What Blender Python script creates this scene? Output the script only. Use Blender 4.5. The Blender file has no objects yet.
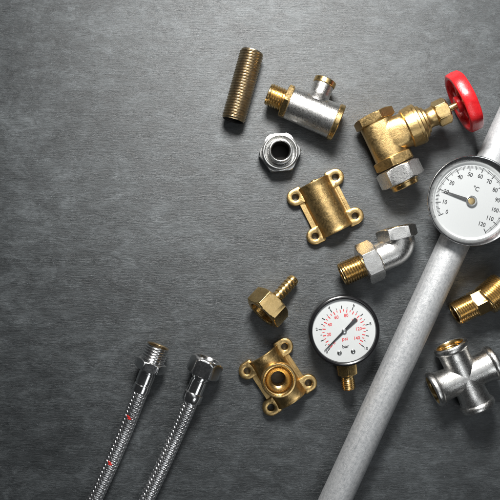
import bpy, math, random
from mathutils import Matrix, Vector
random.seed(7)
# ------------------------------------------------------------------ units
# lengths below are written in "u"; 1 u = 0.8 mm on the table top
U = 0.0008
H = 650.0                       # camera height above the table, in u
scene = bpy.context.scene
R = math.radians

# ------------------------------------------------------------------ camera
cd = bpy.data.cameras.new('camera'); cam = bpy.data.objects.new('camera', cd)
scene.collection.objects.link(cam)
cam.location = (0, 0, H*U); cam.rotation_euler = (0, 0, 0)
cd.sensor_width = 36; cd.lens = 36*H/500; cd.clip_start = 0.01; cd.clip_end = 20
scene.camera = cam

# ------------------------------------------------------------------ world and lamps
w = bpy.data.worlds.new('World'); scene.world = w; w.use_nodes = True
w.node_tree.nodes['Background'].inputs[0].default_value = (0.90, 0.95, 1.0, 1)
w.node_tree.nodes['Background'].inputs[1].default_value = 0.025

def area(name, px, py, z, tx, ty, sx, sy, power, col):
    d = bpy.data.lights.new(name, 'AREA'); d.shape = 'RECTANGLE'
    d.size = sx*U; d.size_y = sy*U; d.energy = power; d.color = col
    o = bpy.data.objects.new(name, d); scene.collection.objects.link(o)
    o.location = ((px-250)*U, (250-py)*U, z*U)
    t = Vector(((tx-250)*U, (250-ty)*U, 0))
    o.rotation_euler = (t-o.location).to_track_quat('-Z', 'Y').to_euler()
    return o
area('key_softbox', 275, -150, 430, 330, 190, 185, 140, 4.8, (1.0, 0.98, 0.95))
area('overhead_softbox', 500, 90, 950, 400, 220, 700, 560, 0.72, (0.95, 0.98, 1.0))
area('low_softbox', 540, 750, 720, 250, 350, 250, 250, 0.55, (0.95, 0.98, 1.0))
vs = scene.view_settings
vs.view_transform = 'Standard'; vs.look = 'None'; vs.exposure = 0; vs.gamma = 1
vs.use_curve_mapping = False
scene.render.engine = 'CYCLES'

# ------------------------------------------------------------------ materials
def new_mat(name):
    m = bpy.data.materials.new(name); m.use_nodes = True
    nt = m.node_tree; b = nt.nodes['Principled BSDF']
    return m, nt, b
def node(nt, typ, **kw):
    n = nt.nodes.new(typ)
    for k, v in kw.items(): setattr(n, k, v)
    return n
def noise(nt, vec, scale, detail=4, rough=.55, dist=0):
    n = node(nt, 'ShaderNodeTexNoise')
    n.inputs['Scale'].default_value = scale; n.inputs['Detail'].default_value = detail
    n.inputs['Roughness'].default_value = rough; n.inputs['Distortion'].default_value = dist
    if vec: nt.links.new(vec, n.inputs['Vector'])
    return n.outputs['Fac']
def remap(nt, val, a, b, c, d):
    n = node(nt, 'ShaderNodeMapRange')
    for i, x in zip((1, 2, 3, 4), (a, b, c, d)): n.inputs[i].default_value = x
    nt.links.new(val, n.inputs[0]); return n.outputs[0]
def ramp(nt, val, stops):
    n = node(nt, 'ShaderNodeValToRGB'); e = n.color_ramp.elements
    while len(e) < len(stops): e.new(0.5)
    for el, (p, c) in zip(e, stops): el.position = p; el.color = (*c, 1)
    nt.links.new(val, n.inputs[0]); return n.outputs[0]

def metal(name, c0, c1, rough, rvar=.08, grain=2600, bump=.25, blotch=130, bevel=.00035, c2=None, metallic=1, streak=0):
    m, nt, b = new_mat(name); L = nt.links.new
    tc = node(nt, 'ShaderNodeTexCoord').outputs['Object']
    big = noise(nt, tc, blotch, 5, .65); fine = noise(nt, tc, grain, 3, .6)
    mid = noise(nt, tc, blotch*5, 4, .6)
    mx = node(nt, 'ShaderNodeMath', operation='MULTIPLY_ADD'); L(fine, mx.inputs[0]); mx.inputs[1].default_value = .45
    L(big, mx.inputs[2])
    if streak:                                  # drawing lines along the local x axis
        mp = node(nt, 'ShaderNodeMapping'); mp.inputs['Scale'].default_value = (18, 700, 700); L(tc, mp.inputs[0])
        ma = node(nt, 'ShaderNodeMath', operation='MULTIPLY_ADD'); L(noise(nt, mp.outputs[0], 1, 4, .6), ma.inputs[0]); ma.inputs[1].default_value = streak
        sb = node(nt, 'ShaderNodeMath', operation='SUBTRACT'); L(mx.outputs[0], sb.inputs[0]); sb.inputs[1].default_value = streak*.5
        L(sb.outputs[0], ma.inputs[2]); mx = ma
    stops = [(.42, c0), (.85, c1)]
    if c2: stops = [(.36, c2), (.5, c0), (.85, c1)]
    L(ramp(nt, mx.outputs[0], stops), b.inputs['Base Color'])
    b.inputs['Metallic'].default_value = metallic
    L(remap(nt, mid, .3, .7, rough-rvar, rough+rvar), b.inputs['Roughness'])
    bv = node(nt, 'ShaderNodeBevel', samples=4); bv.inputs['Radius'].default_value = bevel
    bp = node(nt, 'ShaderNodeBump'); bp.inputs['Strength'].default_value = bump
    bp.inputs['Distance'].default_value = .0003
    L(fine, bp.inputs['Height']); L(bv.outputs[0], bp.inputs['Normal']); L(bp.outputs[0], b.inputs['Normal'])
    return m
def plain(name, col, rough, metallic=0, spec=.5, coat=0, var=.06, scale=900, bump=.05, bevel=.0003):
    m, nt, b = new_mat(name); L = nt.links.new
    tc = node(nt, 'ShaderNodeTexCoord').outputs['Object']
    n = noise(nt, tc, scale, 4, .6)
    L(ramp(nt, n, [(.3, tuple(c*(1-var) for c in col)), (.7, tuple(min(1, c*(1+var)) for c in col))]), b.inputs['Base Color'])
    b.inputs['Metallic'].default_value = metallic; b.inputs['Roughness'].default_value = rough
    b.inputs['Specular IOR Level'].default_value = spec; b.inputs['Coat Weight'].default_value = coat
    bv = node(nt, 'ShaderNodeBevel', samples=4); bv.inputs['Radius'].default_value = bevel
    bp = node(nt, 'ShaderNodeBump'); bp.inputs['Strength'].default_value = bump; bp.inputs['Distance'].default_value = .0003
    L(n, bp.inputs['Height']); L(bv.outputs[0], bp.inputs['Normal']); L(bp.outputs[0], b.inputs['Normal'])
    return m
def glass_mat():
    m, nt, b = new_mat('gauge_glass'); nt.nodes.remove(b); L = nt.links.new
    out = nt.nodes['Material Output']
    tr = node(nt, 'ShaderNodeBsdfTransparent'); tr.inputs[0].default_value = (.97, .98, .98, 1)
    gl = node(nt, 'ShaderNodeBsdfGlossy'); gl.inputs['Roughness'].default_value = .04
    ge = node(nt, 'ShaderNodeNewGeometry')
    dt = node(nt, 'ShaderNodeVectorMath', operation='DOT_PRODUCT'); L(ge.outputs['Incoming'], dt.inputs[0]); L(ge.outputs['Normal'], dt.inputs[1])
    ab = node(nt, 'ShaderNodeMath', operation='ABSOLUTE'); L(dt.outputs['Value'], ab.inputs[0])
    om = node(nt, 'ShaderNodeMath', operation='SUBTRACT'); om.inputs[0].default_value = 1; L(ab.outputs[0], om.inputs[1])
    pw = node(nt, 'ShaderNodeMath', operation='POWER'); L(om.outputs[0], pw.inputs[0]); pw.inputs[1].default_value = 5
    fr = node(nt, 'ShaderNodeMath', operation='MULTIPLY_ADD'); L(pw.outputs[0], fr.inputs[0]); fr.inputs[1].default_value = .92; fr.inputs[2].default_value = .05
    mx = node(nt, 'ShaderNodeMixShader'); L(fr.outputs[0], mx.inputs[0]); L(tr.outputs[0], mx.inputs[1]); L(gl.outputs[0], mx.inputs[2])
    L(mx.outputs[0], out.inputs[0]); return m
def slate_mat():
    m, nt, b = new_mat('slate'); L = nt.links.new
    tc = node(nt, 'ShaderNodeTexCoord').outputs['Object']
    def mapped(sx, sy, rz=0):
        mp = node(nt, 'ShaderNodeMapping'); mp.inputs['Scale'].default_value = (sx, sy, 1); mp.inputs['Rotation'].default_value = (0, 0, rz)
        L(tc, mp.inputs[0]); return mp.outputs[0]
    streak = noise(nt, mapped(90, 800, R(1.5)), 1, 5, .66, .7)
    fibre = noise(nt, mapped(330, 1500, R(-2)), 1, 3, .6, .5)
    cloud = noise(nt, mapped(11, 15), 1, 7, .68, .4)
    patch = noise(nt, mapped(60, 110), 1, 7, .74, .8)
    grain = noise(nt, tc, 2300, 2, .6)
    def madd(a, k, c):
        n = node(nt, 'ShaderNodeMath', operation='MULTIPLY_ADD'); L(a, n.inputs[0]); n.inputs[1].default_value = k
        if isinstance(c, float): n.inputs[2].default_value = c
        else: L(c, n.inputs[2])
        return n.outputs[0]
    blot = noise(nt, mapped(26, 34), 1, 6, .72, 1.0)
    s = madd(streak, .36, madd(cloud, .46, madd(patch, .78, madd(grain, .72, madd(fibre, .46, madd(blot, .54, -1.17))))))
    scr = remap(nt, noise(nt, mapped(14, 1500, R(-4)), 1, 1, .5, .2), .70, .80, 0, .16)
    dust = remap(nt, noise(nt, tc, 620, 0, .5), .80, .86, 0, .35)
    s = madd(scr, 1., madd(dust, 1., s))
    L(ramp(nt, s, [(.20, (.0115, .0137, .0150)), (.5, (.040, .0458, .0492)), (.86, (.128, .143, .152))]), b.inputs['Base Color'])
    L(remap(nt, s, .25, .75, .37, .50), b.inputs['Roughness'])
    b.inputs['Specular IOR Level'].default_value = .75
    h = madd(streak, .8, madd(grain, .5, madd(patch, .55, madd(fibre, .6, 0.))))
    bp = node(nt, 'ShaderNodeBump'); bp.inputs['Strength'].default_value = .6; bp.inputs['Distance'].default_value = .0007
    L(h, bp.inputs['Height']); L(bp.outputs[0], b.inputs['Normal'])
    return m

MAT = dict(
    slate=slate_mat(), glass=glass_mat(),
    cast=metal('cast_brass', (.52, .35, .145), (.68, .48, .215), .37, .08, 1250, .34, 120, c2=(.33, .215, .085)),
    brass=metal('machined_brass', (.63, .435, .18), (.77, .555, .26), .26, .05, 1300, .06, 160, c2=(.44, .295, .12)),
    dullbrass=metal('tarnished_brass', (.25, .195, .13), (.44, .345, .21), .34, .08, 1500, .2, 220, c2=(.15, .13, .11)),
    boreshade=plain('painted_bore_shade', (.020, .018, .016), .55, .3),  # near-black: the shade inside open bores painted into their colour
    nickel=metal('nickel_plate', (.60, .59, .57), (.80, .79, .77), .29, .07, 1350, .42, 170, c2=(.42, .37, .29)),
    chrome=metal('chrome_plate', (.60, .60, .60), (.74, .74, .74), .20, .04, 1500, .03, 120),
    steel=metal('satin_steel', (.46, .46, .45), (.62, .62, .61), .29, .06, 1400, .12, 170),
    zinc=metal('galvanised_zinc', (.345, .36, .375), (.55, .56, .57), .60, .06, 1500, .55, 420, c2=(.24, .26, .28), metallic=.5, streak=.5),
    wire=metal('braid_wire', (.72, .73, .74), (.90, .90, .91), .28, .05, 2500, .1, 300, bevel=.0001),
    redwire=plain('red_tracer_thread', (.62, .03, .025), .45),
    blackhose=plain('black_rubber', (.012, .012, .013), .6),
    black=plain('black_enamel', (.010, .010, .011), .22, 0, .55, .3, .1, 500, .03),
    red=metal('red_enamel', (.45, .010, .014), (.60, .018, .022), .30, .09, 900, .26, 300, c2=(.24, .006, .008), metallic=0),
    dial=plain('white_dial', (.67, .68, .68), .55, var=.015),
    offwhite=plain('offwhite_dial', (.51, .52, .525), .55, var=.015),
    ring=plain('white_dial_ring', (.60, .61, .61), .35, var=.02),
    ink=plain('black_ink', (.018, .018, .02), .6),
    redink=plain('red_ink', (.70, .045, .05), .6),
    needle=plain('needle_enamel', (.03, .03, .033), .35),
    greyneedle=plain('grey_needle', (.10, .10, .10), .35, .6),
)

# ------------------------------------------------------------------ mesh helpers
class MB:
    def __init__(s): s.v = []; s.f = []
    def add(s, vs_, fs_, T=None):
        o = len(s.v)
        for p in vs_:
            p = Vector(p); s.v.append(tuple(T @ p) if T else tuple(p))
        s.f += [tuple(i+o for i in f) for f in fs_]
    def rings(s, rr, n, T=None, closed=False):
        """rr: list of rings, each a list of n points or a single point (pole)"""
        vs_, fs_, idx = [], [], []
        for r in rr:
            idx.append((len(vs_), len(r))); vs_ += r
        pairs = list(zip(idx, idx[1:]))
        if closed: pairs.append((idx[-1], idx[0]))
        for (a, na), (b, nb) in pairs:
            for j in range(n):
                k = (j+1) % n
                if na == 1 and nb == 1: continue
                if na == 1: fs_.append((a, b+k, b+j))
                elif nb == 1: fs_.append((a+j, a+k, b))
                else: fs_.append((a+j, a+k, b+k, b+j))
        s.add(vs_, fs_, T)
    def lathe(s, prof, n=64, T=None, rot=0., closed=False):
        """prof entries (z, r) round or (z, ap, 'h'[, rmax]) hexagonal of apothem ap clipped to radius rmax; axis = local z"""
        rr = []
        for e in prof:
            z, r = e[0], e[1]
            if r <= 1e-6: rr.append([(0, 0, z)]); continue
            ring = []
            for j in range(n):
                t = 2*math.pi*j/n
                q = r
                if len(e) > 2:
                    q = r/math.cos((t+math.pi/6) % (math.pi/3)-math.pi/6)
                    if len(e) > 3: q = min(q, e[3])
                    if e[2] == 'q': q = r/(abs(math.cos(t))**e[3]+abs(math.sin(t))**e[3])**(1/e[3])
                ring.append((q*math.cos(t+rot), q*math.sin(t+rot), z))
            rr.append(ring)
        s.rings(rr, n, T, closed)
    def nut(s, ap, z0, z1, rot=0., bore=0., deep=None, c=1.6, n=96, T=None, top_land=None):
        rc = ap*1.155
        P = []
        if bore > 0:
            d = deep if deep else (z1-z0)
            P += [(z0+d, 0), (z0+d, bore), (z0+1.0, bore), (z0, bore+1.0)]
        else: P += [(z0, 0)]
        P += [(z0, ap*.97), (z0+c*.33, ap, 'h', ap*1.03), (z0+c*.66, ap, 'h', ap*1.09), (z0+c, ap, 'h', rc),
              (z1-c, ap, 'h', rc), (z1-c*.66, ap, 'h', ap*1.09), (z1-c*.33, ap, 'h', ap*1.03), (z1, ap*.97)]
        P += [(z1, 0)]
        s.lathe(P, n, T, rot)
    def thread(s, r, depth, z0, z1, pitch, n=56, T=None):
        steps = max(6, int((z1-z0)/pitch*7)); rr = []
        for i in range(steps+1):
            z = z0+(z1-z0)*i/steps; ring = []
            e = min(1, (z-z0)/(pitch*.8)+.0, (z1-z)/(pitch*.8))
            for j in range(n):
                t = 2*math.pi*j/n
                f = (z/pitch-j/n) % 1.0
                k = abs(2*f-1); k = min(1, max(0, (k-.12)/.76))
                q = r-depth*(1-(1-k)*max(0, e)) if e < 1 else r-depth*k
                ring.append((q*math.cos(t), q*math.sin(t), z))
            rr.append(ring)
        s.rings(rr, n, T)
    def box(s, x0, x1, y0, y1, z0, z1, T=None):
        s.add([(x, y, z) for z in (z0, z1) for y in (y0, y1) for x in (x0, x1)],
              [(0, 2, 3, 1), (4, 5, 7, 6), (0, 1, 5, 4), (2, 6, 7, 3), (0, 4, 6, 2), (1, 3, 7, 5)], T)
    def prism(s, pts, z0, z1, T=None):
        n = len(pts)
        s.add([(x, y, z0) for x, y in pts]+[(x, y, z1) for x, y in pts],
              [tuple(range(n-1, -1, -1)), tuple(range(n, 2*n))]+[(i, (i+1) % n, n+(i+1) % n, n+i) for i in range(n)], T)
    def build(s, name, mat, parent=None, sharp=32, kind=None):
        me = bpy.data.meshes.new(name)
        me.from_pydata([(x*U, y*U, z*U) for x, y, z in s.v], [], s.f)
        me.materials.append(MAT[mat]); me.update()
        me.polygons.foreach_set('use_smooth', [True]*len(me.polygons))
        me.set_sharp_from_angle(angle=R(sharp))
        o = bpy.data.objects.new(name, me); scene.collection.objects.link(o); o.parent = parent
        if kind: o['kind'] = kind
        return o
AX = Matrix(((0, 0, 1, 0), (1, 0, 0, 0), (0, 1, 0, 0), (0, 0, 0, 1)))     # lathe axis z -> local x, lathe y -> local z
AY = Matrix(((1, 0, 0, 0), (0, 0, 1, 0), (0, -1, 0, 0), (0, 0, 0, 1)))    # lathe axis z -> local y
def axx(h, x=0, y=0): return Matrix.Translation((x, y, h)) @ AX
def axy(h, x=0, y=0): return Matrix.Translation((x, y, h)) @ AY
def axny(h, x=0, y=0): return Matrix.Translation((x, y, h)) @ Matrix.Rotation(math.pi, 4, 'Z') @ AY
def axnx(h, x=0, y=0): return Matrix.Translation((x, y, h)) @ Matrix.Rotation(math.pi, 4, 'Z') @ AX
def at(px, py, h=0):
    k = (H-h)/H
    return ((px-250)*k, (250-py)*k)
def thing(name, label, cat, x, y, z=0., ang=0., pitch=0., roll=0., group=None):
    o = bpy.data.objects.new(name, None); scene.collection.objects.link(o)
    o.empty_display_size = .01; o.location = (x*U, y*U, z*U); o.rotation_euler = (R(roll), -R(pitch), R(ang))
    o['label'] = label; o['category'] = cat
    if group: o['group'] = group
    return o
def part(name, mat, parent, fn, sharp=32, kind=None):
    m = MB(); fn(m); return m.build(name, mat, parent, sharp, kind)

# ------------------------------------------------------------------ the table top
def slate_board():
    m = MB(); m.box(-800, 800, -800, 800, -25, 0)
    o = m.build('tabletop', 'slate'); o['kind'] = 'structure'
    return o
slate_board()

# ------------------------------------------------------------------ threaded pipe nipple (top)
def pipe_nipple():
    h = 11.9; x, y = at(233.2, 120.5, h)
    t = thing('pipe_nipple', 'fully threaded dull brass pipe nipple left of the silver tee valve', 'pipe nipple', x, y, 0, 74.5)
    T = axx(h)
    part('threaded_wall', 'dullbrass', t, lambda m: m.thread(11.9, 1.15, 0, 70, 2.75, 64, T))
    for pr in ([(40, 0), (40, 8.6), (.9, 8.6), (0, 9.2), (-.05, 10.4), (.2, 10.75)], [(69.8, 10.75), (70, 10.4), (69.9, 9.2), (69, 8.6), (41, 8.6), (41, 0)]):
        part('bore', 'boreshade', t, lambda m: m.lathe(pr, 48, T))
pipe_nipple()

# ------------------------------------------------------------------ silver tee valve (top)
def tee_valve():
    h = 18.2; k = (H-h)/H; x, y = at(289, 102.5, h)
    t = thing('tee_valve', 'silver tee valve with brass threaded end and brass end ring', 'valve', x, y, 0, -22.8)
    T = axx(h)
    part('body', 'nickel', t, lambda m: (
        m.lathe([(0, 9), (0, 14.8), (.8, 15.6), (3, 15.9), (20, 16.4), (42, 17.0), (46.5, 17.2), (47.3, 16.6), (47.3, 9)], 72, T),
        m.lathe([(10, 14), (14.6, 12.4), (17, 10.6), (19, 10.1), (28.5, 10.1), (28.8, 9.4), (28.8, 0)], 48, axy(h, 24.5))))
    part('end_ring', 'brass', t, lambda m: m.lathe([(47.2, 8), (47.2, 17.6), (47.8, 18.1), (51.5, 18.1), (52.2, 17.5), (52.2, 15), (51.2, 14.4), (51.2, 0)], 72, T))
    part('collar', 'brass', t, lambda m: m.nut(15.4, -5.6, .3, R(8), 0, None, 1.0, 96, T))
    part('threaded_end', 'brass', t, lambda m: m.thread(11.1, 1.1, -22, -5.2, 2.6, 56, T))
    part('bore', 'brass', t, lambda m: m.lathe([(-8, 0), (-8, 8), (-21.2, 8), (-22, 8.6), (-22.1, 9.7), (-21.8, 10.1)], 48, T))
    part('branch_ring', 'brass', t, lambda m: m.lathe([(28.7, 6), (28.7, 10.6), (29.2, 11), (33.4, 11), (34, 10.4), (34, 8), (33, 7.4), (24, 7.4), (24, 0)], 48, axy(h, 24.5)))
tee_valve()

# ------------------------------------------------------------------ upright hex union
def hex_union():
    x, y = at(279.9, 153.0, 8)
    t = thing('hex_union', 'silver hex union standing upright with a round open tube in its middle', 'pipe fitting', x, y, 0, 35)
    part('hex_base', 'steel', t, lambda m: m.lathe([(0, 8.2), (0, 18), (.5, 18.3, 'h', 19.2), (1.2, 18.3, 'h', 21.2), (12.3, 18.3, 'h', 21.2), (13.0, 18.3, 'h', 20.6), (13.6, 18.3, 'h', 19.8),
                   (13.8, 17.7), (14.0, 17.3), (16.8, 17.0), (17.4, 16.6), (17.4, 15.7), (16.8, 15.1), (6, 14.8), (5.5, 9)], 96))
    tb = part('tube', 'steel', t, lambda m: m.lathe([(5.4, 10.9), (20, 10.8), (22.4, 11.5), (24.2, 11.5), (25.4, 10.9), (25.6, 9.9), (24.8, 9.0), (24.0, 8.7)], 64))
    part('bore', 'boreshade', tb, lambda m: m.lathe([(24.05, 8.75), (23, 8.4), (3, 8.2), (3, 0)], 64))
    part('bead', 'nickel', tb, lambda m: m.lathe([(9.8, 10.8), (10.2, 12.0), (11.2, 12.3), (12.2, 11.9), (12.5, 10.8)], 64))
hex_union()

# ------------------------------------------------------------------ saddle clamps
def saddle(name, label, px, py, ang, port):
    x, y = at(px, py, 6)
    t = thing(name, label, 'pipe clamp', x, y, 0, ang, group='brass saddle clamp halves')
    Ro, Ri, Lh = 16.6, 13.0, 27.5
    def arch(m):
        prof = [(-Lh, -1.0), (-Lh+.35, -.3), (-Lh+1.1, 0)]
        nx, nth = 44, 36; keep = lambda px_, py_: (not port) or math.hypot(px_, py_) > 14.6
        xs = [-Lh, -Lh+.35, -Lh+1.1]+[-Lh+1.1+(2*Lh-2.2)*i/nx for i in range(1, nx)]+[Lh-1.1, Lh-.35, Lh]
        dr = [-1.1, -.35, 0]+[0]*(nx-1)+[0, -.35, -1.1]
        z0 = 1.0
        for sgn, rad in ((1, Ro), (-1, Ri)):
            vs_, fs_ = [], []
            for xx, d in zip(xs, dr):
                flare = 1.1*max(0, (abs(xx)-21)/6.5)**2 if sgn > 0 else 0
                for j in range(nth+1):
                    a = math.pi*j/nth; q = rad+sgn*d+flare
                    vs_.append((xx, q*math.cos(a), max(0.0, q*math.sin(a)*(1.0)+z0)))
            w_ = nth+1
            for i in range(len(xs)-1):
                for j in range(nth):
                    ids = (i*w_+j, i*w_+j+1, (i+1)*w_+j+1, (i+1)*w_+j)
                    cx = sum(vs_[q][0] for q in ids)/4; cy = sum(vs_[q][1] for q in ids)/4
                    if keep(cx, cy): fs_.append(ids if sgn > 0 else ids[::-1])
            m.add(vs_, fs_)
        for xe, sg in ((-Lh, -1), (Lh, 1)):          # end walls of the arch
            vs_, fs_ = [], []
            for j in range(nth+1):
                a = math.pi*j/nth
                for q in (Ri+1.1, Ro-1.1+1.1): vs_.append((xe, q*math.cos(a), q*math.sin(a)+z0))
            for j in range(nth): fs_.append((2*j, 2*j+1, 2*j+3, 2*j+2) if sg < 0 else (2*j+2, 2*j+3, 2*j+1, 2*j))
            m.add(vs_, fs_)
        for sy in (-1, 1):                           # long side flanges at the foot
            m.box(-Lh+3, Lh-3, min(sy*13.4, sy*18.6), max(sy*13.4, sy*18.6), 0.1, 3.8)
    part('arch', 'cast', t, arch, 40)
    def ear(sx, sy):
        def fn(m):
            n = 48; cx, cy = sx*21.6, sy*22.2
            def out(shr):
                pts = []
                for j in range(n):
                    a = 2*math.pi*j/n; c, s_ = math.cos(a), math.sin(a)
                    r = 8.6
                    inward = -s_*sy                   # towards the arch
                    if inward > .05:
                        side = c*sx
                        r = 8.6/max(abs(c), .6) if side < 0 else 8.6/max(abs(c), .75)
                        r = min(r, 8.8/inward if inward > .3 else 99)
                    r -= shr
                    pts.append((cx+r*c, cy+r*s_))
                return pts
            hole = lambda q: [(cx+q*math.cos(2*math.pi*j/n), cy+q*math.sin(2*math.pi*j/n)) for j in range(n)]
            lv = [(out(.5), 0), (out(0), .8), (out(0), 5.4), (out(.35), 6.2), (out(.9), 6.6), (hole(3.9), 6.6), (hole(3.5), 6.3), (hole(3.4), 5.6), (hole(3.4), 0)]
            m.rings([[(p[0], p[1], z) for p in ps] for ps, z in lv], n, None, True)
        return fn
    for sx in (-1, 1):
        for sy in (-1, 1): part('ear', 'cast', t, ear(sx, sy), 40)
    for sy in (-1, 1):
        part('rail', 'cast', t, lambda m: m.box(-15, 15, min(sy*18.2, sy*21.6), max(sy*18.2, sy*21.6), 0, 4.6))
    if port:
        b = part('port', 'cast', t, lambda m: m.lathe([(8, 16.6), (15, 16.6), (19, 17.0), (22.8, 17.0), (23.8, 16.4), (23.9, 15.9)], 72))
        part('port_lip', 'brass', b, lambda m: m.lathe([(23.9, 16.0), (24.0, 14.8), (23.2, 14.2), (22.0, 14.0), (21.8, 13.2), (19.5, 12.9), (17.0, 11.4), (14.5, 9.2), (13.4, 7.4), (12.4, 7.0), (2.0, 6.9)], 72), 25)
    else:
        part('casting_nub', 'cast', t, lambda m: m.lathe([(Lh-1, 3.2), (Lh+.7, 3.0), (Lh+1.2, 2.2), (Lh+1.2, 0)], 24, axx(13.2)))
saddle('saddle_clamp', 'plain brass saddle clamp half with four bolt ears and no port', 325.4, 206.6, 117.0, False)
saddle('saddle_clamp', 'brass saddle clamp half with a round open port between its four bolt ears', 277.9, 377.1, 123.2, True)

# ------------------------------------------------------------------ gate valve
def gate_valve():
    h = 21.8; x, y = at(384, 140.2, h)
    t = thing('gate_valve', 'brass gate valve with red handwheel and silver nut on its lower end', 'valve', x, y, h, 25.2, 10.0)
    Z = 0
    def body(m):
        m.lathe([(-24, 13), (-22, 16.2), (-17, 16.4, 'q', 2.4), (-8, 16.2, 'q', 3.0), (8, 16.2, 'q', 3.0), (17, 16.4, 'q', 2.4), (22, 16.2), (24, 13)], 72, axy(Z))
        m.lathe([(-4, 14.5, 'q', 3.4), (6, 16.3, 'q', 4.0), (14, 16.5, 'q', 4.0), (19.5, 16.6, 'q', 3.4), (22.5, 17.2, 'q', 2.6), (23.6, 17.4)], 72, axx(Z))
    part('body', 'cast', t, body, 40)
    part('upper_hex_end', 'cast', t, lambda m: m.nut(17.6, 18.0, 27.2, R(16), 12.5, None, 1.2, 96, axny(Z) if False else Matrix.Rotation(0, 4, 'Z') @ axy(Z)))
    part('lower_hex_end', 'cast', t, lambda m: m.nut(18.0, 17.5, 27.0, R(10), 0, None, 1.2, 96, axny(Z)))
    bn = part('bonnet', 'cast', t, lambda m: m.lathe([(22.8, 16), (23.0, 18.0), (24.2, 19.2), (30, 19.8), (36.2, 19.8), (37.0, 19.2), (37.2, 16.4), (40.0, 16.0), (40.8, 15.2), (41.2, 13.2),
                                                      (43.4, 12.8), (44.0, 10.4), (46, 9.4), (49, 9.4), (52, 10.0), (53, 9.6)], 72, axx(Z)), 30)
    part('seam_ring', 'brass', bn, lambda m: m.lathe([(33.0, 19.7), (33.2, 20.15), (33.8, 20.15), (34.0, 19.7)], 72, axx(Z)))
    part('packing_nut', 'brass', t, lambda m: m.nut(11.2, 52.6, 65.6, R(28), 0, None, 1.6, 96, axx(Z)))
    part('stem', 'brass', t, lambda m: m.lathe([(65, 5.2), (66.4, 5.0), (67.0, 3.4), (82, 3.3), (86.5, 3.0), (87, 2.4), (87, 0)], 32, axx(Z)))
    def wheel(m):
        n = 120; T = axx(Z)
        sc = lambda j: .55*math.cos(8*2*math.pi*j/n)
        def ring(z, r, s=0.): return [((r+s*sc(j))*math.cos(2*math.pi*j/n), (r+s*sc(j))*math.sin(2*math.pi*j/n), z) for j in range(n)]
        prof = [(76.4, 24.4, 0), (75.6, 25.0, 0), (75.2, 27.2, .4), (75.6, 28.6, .7), (76.6, 29.2, 1), (81.5, 29.6, 1), (86.4, 29.2, 1), (87.4, 28.5, .7), (87.8, 27.2, .4), (87.4, 25.0, 0), (86.6, 24.4, 0), (81.5, 24.0, 0)]
        m.rings([ring(z, r, s) for z, r, s in prof], n, T, True)
    wh = part('handwheel_rim', 'red', t, wheel, 50)
    def hub(m): m.lathe([(73.5, 0), (73.5, 7.0), (74.4, 8.0), (83.5, 8.2), (84.2, 7.4), (84.2, 0)], 40, axx(Z))
    part('hub', 'red', wh, hub)
    for q in range(5):
        a = 2*math.pi*q/5+.35
        def spoke(m):
            rr = []
            for s_, hw, ht, xc in ((5.2, 3.6, 2.3, 79.4), (11, 2.7, 1.9, 79.2), (18, 2.7, 1.9, 80.2), (24.8, 3.6, 2.4, 81.2)):
                rr.append([(xc+ht*math.cos(2*math.pi*j/16), s_*math.cos(a)-hw*math.sin(2*math.pi*j/16)*math.sin(a),
                            s_*math.sin(a)+hw*math.sin(2*math.pi*j/16)*math.cos(a)) for j in range(16)])
            m.rings(rr, 16)
        part('spoke', 'red', wh, spoke, 60)
    part('stem_nut', 'steel', t, lambda m: m.nut(5.0, 84.0, 88.0, 0, 0, None, .6, 48, axx(Z)))
    un = part('union_nut', 'nickel', t, lambda m: m.nut(18.8, 28.0, 44.5, R(34), 0, None, 1.6, 96, axny(Z)))
    part('washer', 'blackhose', t, lambda m: m.lathe([(26.5, 15.5), (28.4, 15.5)], 64, axny(Z)))
    part('olive', 'brass', t, lambda m: m.lathe([(44.2, 14.6), (45.6, 14.6), (46.0, 14.0), (46.2, 13.4), (49.6, 13.2), (50.2, 12.6), (50.2, 10.6), (49.4, 10.2), (34, 10.2), (34, 0)], 56, axny(Z)))
gate_valve()

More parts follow.
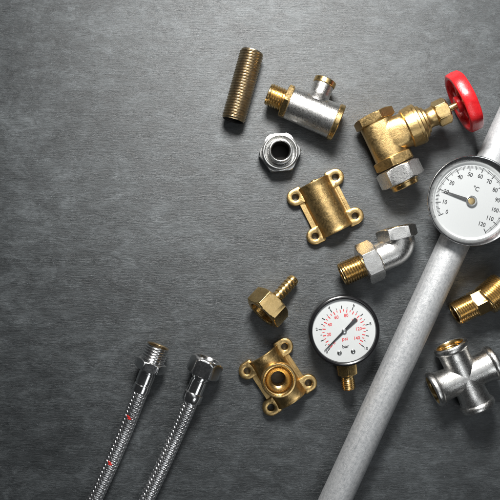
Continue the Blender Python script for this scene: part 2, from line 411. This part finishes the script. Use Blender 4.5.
# ------------------------------------------------------------------ elbow
def elbow():
    h = 18.0; k = (H-h)/H; x, y = at(341.6, 274.8, h)
    t = thing('pipe_elbow', 'silver pipe elbow with two hex collars and a brass threaded end', 'pipe elbow', x, y, 0, 24.3)
    T = axx(h)
    part('threaded_end', 'brass', t, lambda m: m.thread(11.9, 1.05, 0, 22.5, 2.6, 60, T))
    part('bore', 'brass', t, lambda m: m.lathe([(14, 0), (14, 8.4), (.9, 8.4), (0, 9.2), (-.05, 10.4), (.3, 10.8)], 48, T))
    part('hex_collar', 'nickel', t, lambda m: m.nut(18.0, 21.5, 38.5, R(30), 0, None, 1.8, 96, T))
    part('seal_ring', 'brass', t, lambda m: m.lathe([(38.3, 15.2), (39.2, 15.2), (39.6, 13)], 64, T))
    BA = R(79); RB = 11.5; MT = Matrix.Translation((64.5-RB+RB*math.sin(BA), RB-RB*math.cos(BA), h)) @ Matrix.Rotation(BA, 4, 'Z') @ AX
    def bend(m):
        rr = []; n = 48; C = 64.5; rb = RB
        path = [(38.0+i*(C-rb-38.0)/4, 0., 0.) for i in range(5)]
        path += [(C-rb+rb*math.sin(a), rb-rb*math.cos(a), a) for a in [BA*i/16 for i in range(1, 17)]]
        path += [(path[-1][0]+1.5*math.cos(BA), path[-1][1]+1.5*math.sin(BA), BA)]
        for i, (cx, cy, a) in enumerate(path):
            r = 14.4+1.6*(i/(len(path)-1))
            tx, ty = math.cos(a), math.sin(a)
            rr.append([(cx-ty*r*math.cos(2*math.pi*j/n), cy+tx*r*math.cos(2*math.pi*j/n), h+r*math.sin(2*math.pi*j/n)) for j in range(n)])
        m.rings(rr, n)
    part('bend', 'nickel', t, bend, 60)
    part('hex_mouth', 'nickel', t, lambda m: m.nut(17.2, -.4, 11.8, R(26), 0, None, 1.4, 96, MT))
    part('mouth_bore', 'brass', t, lambda m: m.lathe([(11.3, 14), (12.0, 13.8), (12.2, 12.6), (11.6, 11.8), (7, 11.5), (7, 0)], 48, MT))
elbow()

# ------------------------------------------------------------------ hose barb
def hose_barb():
    h = 15.5; pitch = -17.0; x, y = at(261.6, 313.6, 17)
    t = thing('hose_barb', 'brass hex hose barb fitting with ribbed tail, above the brass clamp with the port', 'hose fitting', x, y, 21.6, 46.0, pitch)
    T = AX; t.scale = (1.07, 1.07, 1.07)
    part('hex_nut', 'brass', t, lambda m: m.nut(16.6, 0, 17.5, R(30), 12.2, 12, 1.6, 96, T))
    part('inner_thread', 'brass', t, lambda m: m.thread(12.2, .9, .6, 11.8, 2.0, 48, T))
    def tail(m):
        P = [(17.3, 7.4), (18.6, 7.2), (19.4, 5.2), (21.0, 5.0)]
        z = 21.0
        for i in range(6):
            P += [(z+.15, 5.7), (z+.7, 5.75), (z+4.0, 4.9)]; z += 4.1
        P += [(z, 4.3), (z+.6, 3.9), (z+.6, 3.0), (z-.2, 2.7), (z-12, 2.7), (z-12, 0)]
        m.lathe(P, 48, T)
    part('ribbed_tail', 'brass', t, tail, 25)
hose_barb()

# ------------------------------------------------------------------ print on dials
_txt = {}
def text_geo(s):
    if s in _txt: return _txt[s]
    cu = bpy.data.curves.new('print', 'FONT'); cu.body = s; cu.size = 1; cu.align_x = 'CENTER'; cu.align_y = 'CENTER'; cu.resolution_u = 3; cu.offset = .018
    ob = bpy.data.objects.new('print', cu); scene.collection.objects.link(ob)
    dg = bpy.context.evaluated_depsgraph_get(); me = bpy.data.meshes.new_from_object(ob.evaluated_get(dg))
    g = ([tuple(v.co) for v in me.vertices], [tuple(p.vertices) for p in me.polygons])
    bpy.data.objects.remove(ob); bpy.data.curves.remove(cu); bpy.data.meshes.remove(me)
    _txt[s] = g; return g
def put_text(m, s, cx, cy, z, size, rot=0., sx=1.0):
    v, f = text_geo(s)
    m.add(v, f, Matrix.Translation((cx, cy, z)) @ Matrix.Rotation(rot, 4, 'Z') @ Matrix.Diagonal((size*sx, size, 1, 1)))
def tick(m, a, r0, r1, w_, z):
    c, s_ = math.cos(a), math.sin(a)
    m.add([(r0*c+w_*s_/2, r0*s_-w_*c/2, z), (r1*c+w_*s_/2, r1*s_-w_*c/2, z), (r1*c-w_*s_/2, r1*s_+w_*c/2, z), (r0*c-w_*s_/2, r0*s_+w_*c/2, z)], [(0, 1, 2, 3)])

# ------------------------------------------------------------------ pressure gauge
def pressure_gauge():
    x, y = at(344.4, 331.2, 26); zt = 26.0
    t = thing('pressure_gauge', 'round black pressure gauge with white bar and psi dial and brass threaded stem', 'pressure gauge', x, y, 0, 6.0)
    part('case', 'black', t, lambda m: m.lathe([(0, 0), (0, 31.5), (1.2, 32.8), (17, 33.0), (17.6, 34.0), (18.4, 34.4), (zt-2.4, 34.4), (zt-.8, 33.9), (zt, 32.8), (zt+.1, 31.8), (zt-.4, 30.9), (zt-1.0, 30.6), (zt-4, 30.5), (zt-4, 29)], 120))
    zd = zt-2.6
    dl = part('dial', 'dial', t, lambda m: m.lathe([(zd-.6, 30.35), (zd, 30.35), (zd, 0)], 96))
    zp = zd+.12
    A = lambda v: R(225-27*v)
    def outer(m):
        for i in range(0, 21):
            v = i*.5
            tick(m, A(v), 21.4, 24.5 if i % 2 == 0 else 23.0, .85 if i % 2 == 0 else .55, zp)
    part('bar_scale', 'ink', dl, outer)
    def onum(m):
        for v in (0, 2, 4, 6, 8, 10):
            rr = 27.2 if v == 10 else 26.3
            put_text(m, str(v), rr*math.cos(A(v)), rr*math.sin(A(v)), zp, 4.0)
        put_text(m, 'bar', 0, -15.2, zp, 4.6, 0, 1.1)
    part('bar_numerals', 'ink', dl, onum)
    P = lambda p: A(p/14.5038)
    def inner(m):
        for p in range(0, 146, 5):
            tick(m, P(p), 17.8 if p % 10 == 0 else 18.8, 20.9, .9 if p % 10 == 0 else .7, zp)
    part('psi_scale', 'redink', dl, inner)
    def inum(m):
        for p in (0, 20, 40, 60, 80, 100, 120, 140):
            a = P(p); rr = 14.9 if p < 100 else 14.2
            put_text(m, str(p), rr*math.cos(a), rr*math.sin(a), zp, 4.4, 0, .95)
        put_text(m, 'psi', 0, -7.8, zp, 4.6, 0, 1.1)
    part('psi_numerals', 'redink', dl, inum)
    for sx in (-1, 1):
        sc = part('dial_screw', 'steel', dl, lambda m: m.lathe([(zd, 2.3), (zd+.5, 2.2), (zd+.9, 1.5), (zd+1.0, 0)], 24, Matrix.Translation((sx*6.6, -20.6, 0))))
        part('slot', 'ink', sc, lambda m: m.box(-1.7, 1.7, -.25, .25, zd+.7, zd+1.06, Matrix.Translation((sx*6.6, -20.6, 0)) @ Matrix.Rotation(.6*sx, 4, 'Z')))
    na = R(225-6.0)
    Tn = Matrix.Rotation(na, 4, 'Z')
    nd = part('needle', 'needle', t, lambda m: m.prism([(-16.6, -1.5), (-15.9, -1.9), (-4, -1.15), (0, -1.0), (27.0, -.22), (27.0, .22), (0, 1.0), (-4, 1.15), (-15.9, 1.9), (-16.6, 1.5)], zd+.9, zd+1.2, Tn))
    part('needle_hub', 'steel', nd, lambda m: m.lathe([(zd, 1.4), (zd+.6, 2.4), (zd+1.4, 2.4), (zd+1.7, 1.9), (zd+1.7, 0)], 32))
    part('glass', 'glass', t, lambda m: m.lathe([(zt-.7, 30.7), (zt-.7, 0)], 96))
    hs = 13.0
    part('stem_hex', 'brass', t, lambda m: m.nut(9.2, 32.5, 44.5, R(0), 0, None, 1.2, 96, axny(hs)))
    part('stem_thread', 'brass', t, lambda m: (m.lathe([(44, 7.0), (46.5, 6.4), (47, 6.0), (49, 6.0)], 48, axny(hs)), m.thread(6.9, .9, 47.2, 58.6, 1.9, 48, axny(hs)),
                                              m.lathe([(58.5, 6.2), (59.0, 5.4), (59.0, 2.4), (50, 2.4), (50, 0)], 48, axny(hs))))
pressure_gauge()

# ------------------------------------------------------------------ galvanised pipe
def galvanised_pipe():
    h = 15.0; x, y = at(374.0, 416, h)
    t = thing('galvanised_pipe', 'long grey galvanised steel pipe lying diagonally under the white dial thermometer', 'pipe', x, y, 0, 65.2)
    T = axx(h)
    part('pipe_wall', 'zinc', t, lambda m: m.lathe([(-230+i*20, 15.0) for i in range(36)], 72, T))
    part('pipe_mouth', 'zinc', t, lambda m: m.lathe([(-229.9, 15), (-230.4, 14.4), (-230.4, 12.6), (-229.6, 12.2), (-150, 12.2), (-150, 0)], 72, T))
    part('pipe_mouth', 'zinc', t, lambda m: m.lathe([(300, 0), (300, 12.2), (469.6, 12.2), (470.4, 12.6), (470.4, 14.4), (469.9, 15)], 72, T))
    return t
galvanised_pipe()

# ------------------------------------------------------------------ thermometer
def thermometer():
    z0 = 30.6; zt = z0+11; x, y = at(473.0, 200.8, zt)
    t = thing('dial_thermometer', 'white dial thermometer in a chrome ring resting on the grey pipe', 'thermometer', x, y, 0, -21.0)
    part('case', 'chrome', t, lambda m: m.lathe([(z0, 0), (z0, 38), (z0+.8, 39.5), (z0+2.0, 40.2), (z0+5.5, 40.6), (zt-2.4, 42.0), (zt-1.0, 42.5), (zt-.3, 42.5), (zt, 42.1),
                                                 (zt-.1, 41.6), (zt-.5, 41.1), (zt-3.4, 36.9), (zt-4.0, 36.7)], 128), 40)
    part('inner_ring', 'ring', t, lambda m: m.lathe([(zt-4.0, 36.9), (zt-3.6, 36.6), (zt-5.4, 34.4), (zt-5.8, 34.2)], 128))
    zd = zt-5.5; zp = zd+.12
    dl = part('dial', 'offwhite', t, lambda m: m.lathe([(zd-.6, 34.6), (zd, 34.6), (zd, 0)], 128))
    A = lambda v: R(225-2.242*v)
    def scale(m):
        for v in range(0, 121):
            if v % 10 == 0: tick(m, A(v), 28.6, 33.6, .8, zp)
            elif v % 5 == 0: tick(m, A(v), 30.0, 33.6, .6, zp)
            else: tick(m, A(v), 30.9, 33.6, .42, zp)
    part('degree_scale', 'ink', dl, scale)
    def nums(m):
        for v in range(0, 121, 10):
            rr = 25.0 if v < 100 else 24.0
            put_text(m, str(v), rr*math.cos(A(v)), rr*math.sin(A(v)), zp, 5.6, R(4), .86)
        put_text(m, '\u00b0C', 0.2, 12.6, zp, 6.0, 0, .9)
    part('degree_numerals', 'ink', dl, nums)
    na = A(19.6); Tn = Matrix.Rotation(na, 4, 'Z')
    nd = part('needle', 'greyneedle', t, lambda m: m.prism([(-2, -1.3), (5, -1.35), (20, -.8), (30.6, -.2), (30.6, .2), (20, .8), (5, 1.35), (-2, 1.3)], zd+1.7, zd+2.0, Tn))
    hb = part('hub', 'steel', nd, lambda m: m.lathe([(zd, 3.0), (zd+.7, 4.9), (zd+1.8, 5.2), (zd+2.2, 4.6), (zd+2.1, 3.6), (zd+1.9, 2.4)], 40))
    part('pivot', 'brass', nd, lambda m: m.lathe([(zd+1.8, 3.5), (zd+2.1, 3.3), (zd+2.25, 2.0), (zd+2.3, 0)], 32))
    part('glass', 'glass', t, lambda m: m.lathe([(zt-3.1, 37.2), (zt-3.1, 0)], 96))
    # spring saddle that holds the case on the pipe
    def clip(m):
        T = Matrix.Rotation(R(65.2+21.0), 4, 'Z')
        ya = [(-14.5, 20), (-14.5, z0+.2), (14.5, z0+.2), (14.5, 20)]
        m.box(-9, 9, -11, 11, 29.4, z0+.2, T)
    part('pipe_clip', 'steel', t, clip)
thermometer()

# ------------------------------------------------------------------ reducing nipple
def reducing_nipple():
    h = 15.6; x, y = at(454.6, 314.2, h)
    t = thing('reducing_nipple', 'brass reducing nipple with a small and a large thread, right of the grey pipe', 'pipe nipple', x, y, 0, 27.0)
    T = axx(h)
    part('small_thread', 'brass', t, lambda m: m.thread(12.0, 1.0, 0, 20.4, 2.3, 60, T))
    part('bore', 'brass', t, lambda m: (m.lathe([(16, 0), (16, 8.6), (.9, 8.6), (0, 9.4), (-.05, 10.5), (.3, 11.0)], 48, T),))
    part('hex_waist', 'brass', t, lambda m: m.nut(11.4, 19.6, 33.4, R(1), 0, None, .8, 96, T))
    T2 = Matrix.Translation((31.6, -2.2, h)) @ Matrix.Rotation(R(13), 4, 'Z') @ AX
    part('large_thread', 'brass', t, lambda m: (m.lathe([(0, 8), (0, 13.9), (.6, 14.5)], 60, T2), m.thread(15.4, 1.05, .2, 24, 2.3, 64, T2)))
    part('large_bore', 'brass', t, lambda m: m.lathe([(24, 14.4), (24.2, 13.6), (24, 12.4), (23, 11.8), (10, 11.8), (10, 0)], 48, T2))
reducing_nipple()

# ------------------------------------------------------------------ cross fitting
def cross_fitting():
    h = 17.3; x, y = at(464.0, 376.0, h)
    t = thing('cross_fitting', 'silver four-way cross fitting with brass inside its open arms', 'pipe fitting', x, y, 0, 24.6)
    def axis_T(i): return Matrix.Translation((0, 0, h)) @ Matrix.Rotation(math.pi/2*i, 4, 'Z') @ AX
    for i in range(4):
        a = part('arm', 'nickel', t, lambda m: m.lathe([(0, 0), (0, 14.4), (19, 14.5), (25.0, 14.9), (27.0, 15.5), (28.0, 16.7), (29.4, 17.3), (32.2, 17.3), (33.2, 16.8), (33.8, 16.0), (33.9, 14.6), (33.5, 13.8)], 72, axis_T(i)), 30)
        part('bore', 'brass', a, lambda m: (m.lathe([(33.55, 13.9), (32.6, 13.2), (30.6, 12.8)], 56, axis_T(i)), m.thread(13.1, .8, 14, 31, 2.1, 56, axis_T(i)), m.lathe([(14.2, 12.8), (14, 0)], 56, axis_T(i))))
cross_fitting()

# ------------------------------------------------------------------ braided hoses
def braid(t, mk, R0, x0, L, h0, h1, bend, red):
    """hose along local x from x0, drooping from h0 to h1 and bending sideways; strands really woven"""
    def frame(s):
        d = min(1, s/45.); d = d*d*(3-2*d)
        cx = x0+s; cy = bend*(s/L)**2*L; cz = h0+(h1-h0)*d
        ty = 2*bend*s/L; n = math.hypot(1, ty)
        return Vector((cx, cy, cz)), Vector((-ty/n, 1/n, 0)), Vector((0, 0, 1))
    def core(m):
        rr = []
        for i in range(0, 61):
            c, b, u = frame(L*i/60)
            rr.append([tuple(c+b*((R0-.75)*math.cos(2*math.pi*j/40))+u*((R0-.75)*math.sin(2*math.pi*j/40))) for j in range(40)])
        m.rings(rr, 40)
    hs = part('hose', 'blackhose', t, core, 60)
    N = 12; pitch = 2*math.pi*R0*1.05
    isred = lambda dr, q, s_: (dr, q) in red and (s_-25.2) % pitch < 3.4
    def strands(sel):
        def fn(m):
            step = .55; ns = int(L/step)
            for dr in (1, -1):
                for q in range(N):
                    if sel and not any(k == (dr, q) for k in red): continue
                    vs_, fs_ = [], []
                    nw = 7; wd = 2*math.pi/N*.92
                    for i in range(ns+1):
                        s = L*i/ns; c, b, u = frame(s)
                        a0 = 2*math.pi*q/N+dr*2*math.pi*s/pitch
                        over = math.cos(dr*N*2*math.pi*s/pitch + (0 if dr > 0 else math.pi))
                        for j in range(nw):
                            f = j/(nw-1)-.5
                            a = a0+f*wd
                            rad = R0-.18+.27*over+.16*abs(math.sin(3*math.pi*(f+.5)))-(.25 if j in (0, nw-1) else 0)
                            p = c+b*(rad*math.cos(a))+u*(rad*math.sin(a)); vs_.append(tuple(p))
                    for i in range(ns):
                        if isred(dr, q, L*i/ns) != sel: continue
                        for j in range(nw-1):
                            k = i*nw+j; fs_.append((k, k+1, k+nw+1, k+nw))
                    m.add(vs_, fs_)
        return fn
    part('braid', 'wire', hs, strands(False), 60, 'stuff')
    if red: part('red_tracer', 'redwire', hs, strands(True), 60, 'stuff')
def hose_male():
    h = 13.6; x, y = at(158.2, 345.8, h)
    t = thing('braided_hose', 'braided steel hose with a chrome male threaded end, red flecks in the braid', 'hose', x, y, 0, -111.2)
    T = axx(h)
    part('threaded_end', 'chrome', t, lambda m: m.thread(12.2, 1.0, 0, 16.4, 2.7, 56, T))
    part('bore', 'dullbrass', t, lambda m: m.lathe([(14, 0), (14, 9.0), (1.0, 9.3), (.2, 10.2), (-.05, 10.8), (.2, 11.3)], 48, T))
    part('hex_collar', 'chrome', t, lambda m: m.nut(13.4, 15.8, 25.4, R(22), 0, None, 1.5, 96, T))
    part('ferrule', 'chrome', t, lambda m: m.lathe([(24.8, 9.8), (26.0, 9.8), (26.2, 7.6), (28.0, 7.6), (28.3, 8.3), (38.2, 8.35), (38.7, 7.8), (40.3, 7.8), (40.8, 8.4), (47.6, 8.4), (48.2, 8.0), (48.2, 6.4)], 56, T))
    braid(t, 'male', 7.4, 47.8, 150, h, 7.9, -.045, {(1, 8), (-1, 10)})
def hose_female():
    h = 15.0; x, y = at(208.3, 359.0, h)
    t = thing('braided_hose', 'braided steel hose with a chrome hex swivel nut on its end', 'hose', x, y, 0, -112.6)
    T = axx(h)
    part('swivel_nut', 'chrome', t, lambda m: m.lathe([(12, 0), (12, 10.6), (2.6, 10.8), (1.4, 11.6), (.2, 12.2), (-.2, 13.2), (.2, 14.4), (1.2, 14.8, 'h', 15.6), (2.4, 14.8, 'h', 16.6), (3.4, 14.8, 'h', 17.0),
                         (15.2, 14.8, 'h', 17.0), (16.2, 14.8, 'h', 15.8), (17.2, 13.9), (17.6, 12.0), (18.6, 9.6), (18.8, 7)], 96, T, R(34)))
    part('inner_thread', 'chrome', t, lambda m: m.thread(10.9, .8, 2.4, 11.9, 2.0, 48, T))
    part('ferrule', 'chrome', t, lambda m: m.lathe([(18.2, 8.8), (20.4, 8.8), (20.7, 7.5), (22.4, 7.5), (22.7, 8.2), (35.0, 8.25), (35.4, 9.2), (36.2, 9.6), (43.6, 9.6), (44.6, 9.0), (44.8, 7.2)], 56, T))
    braid(t, 'female', 7.3, 44.4, 150, h, 7.8, -.035, set())
hose_male(); hose_female()
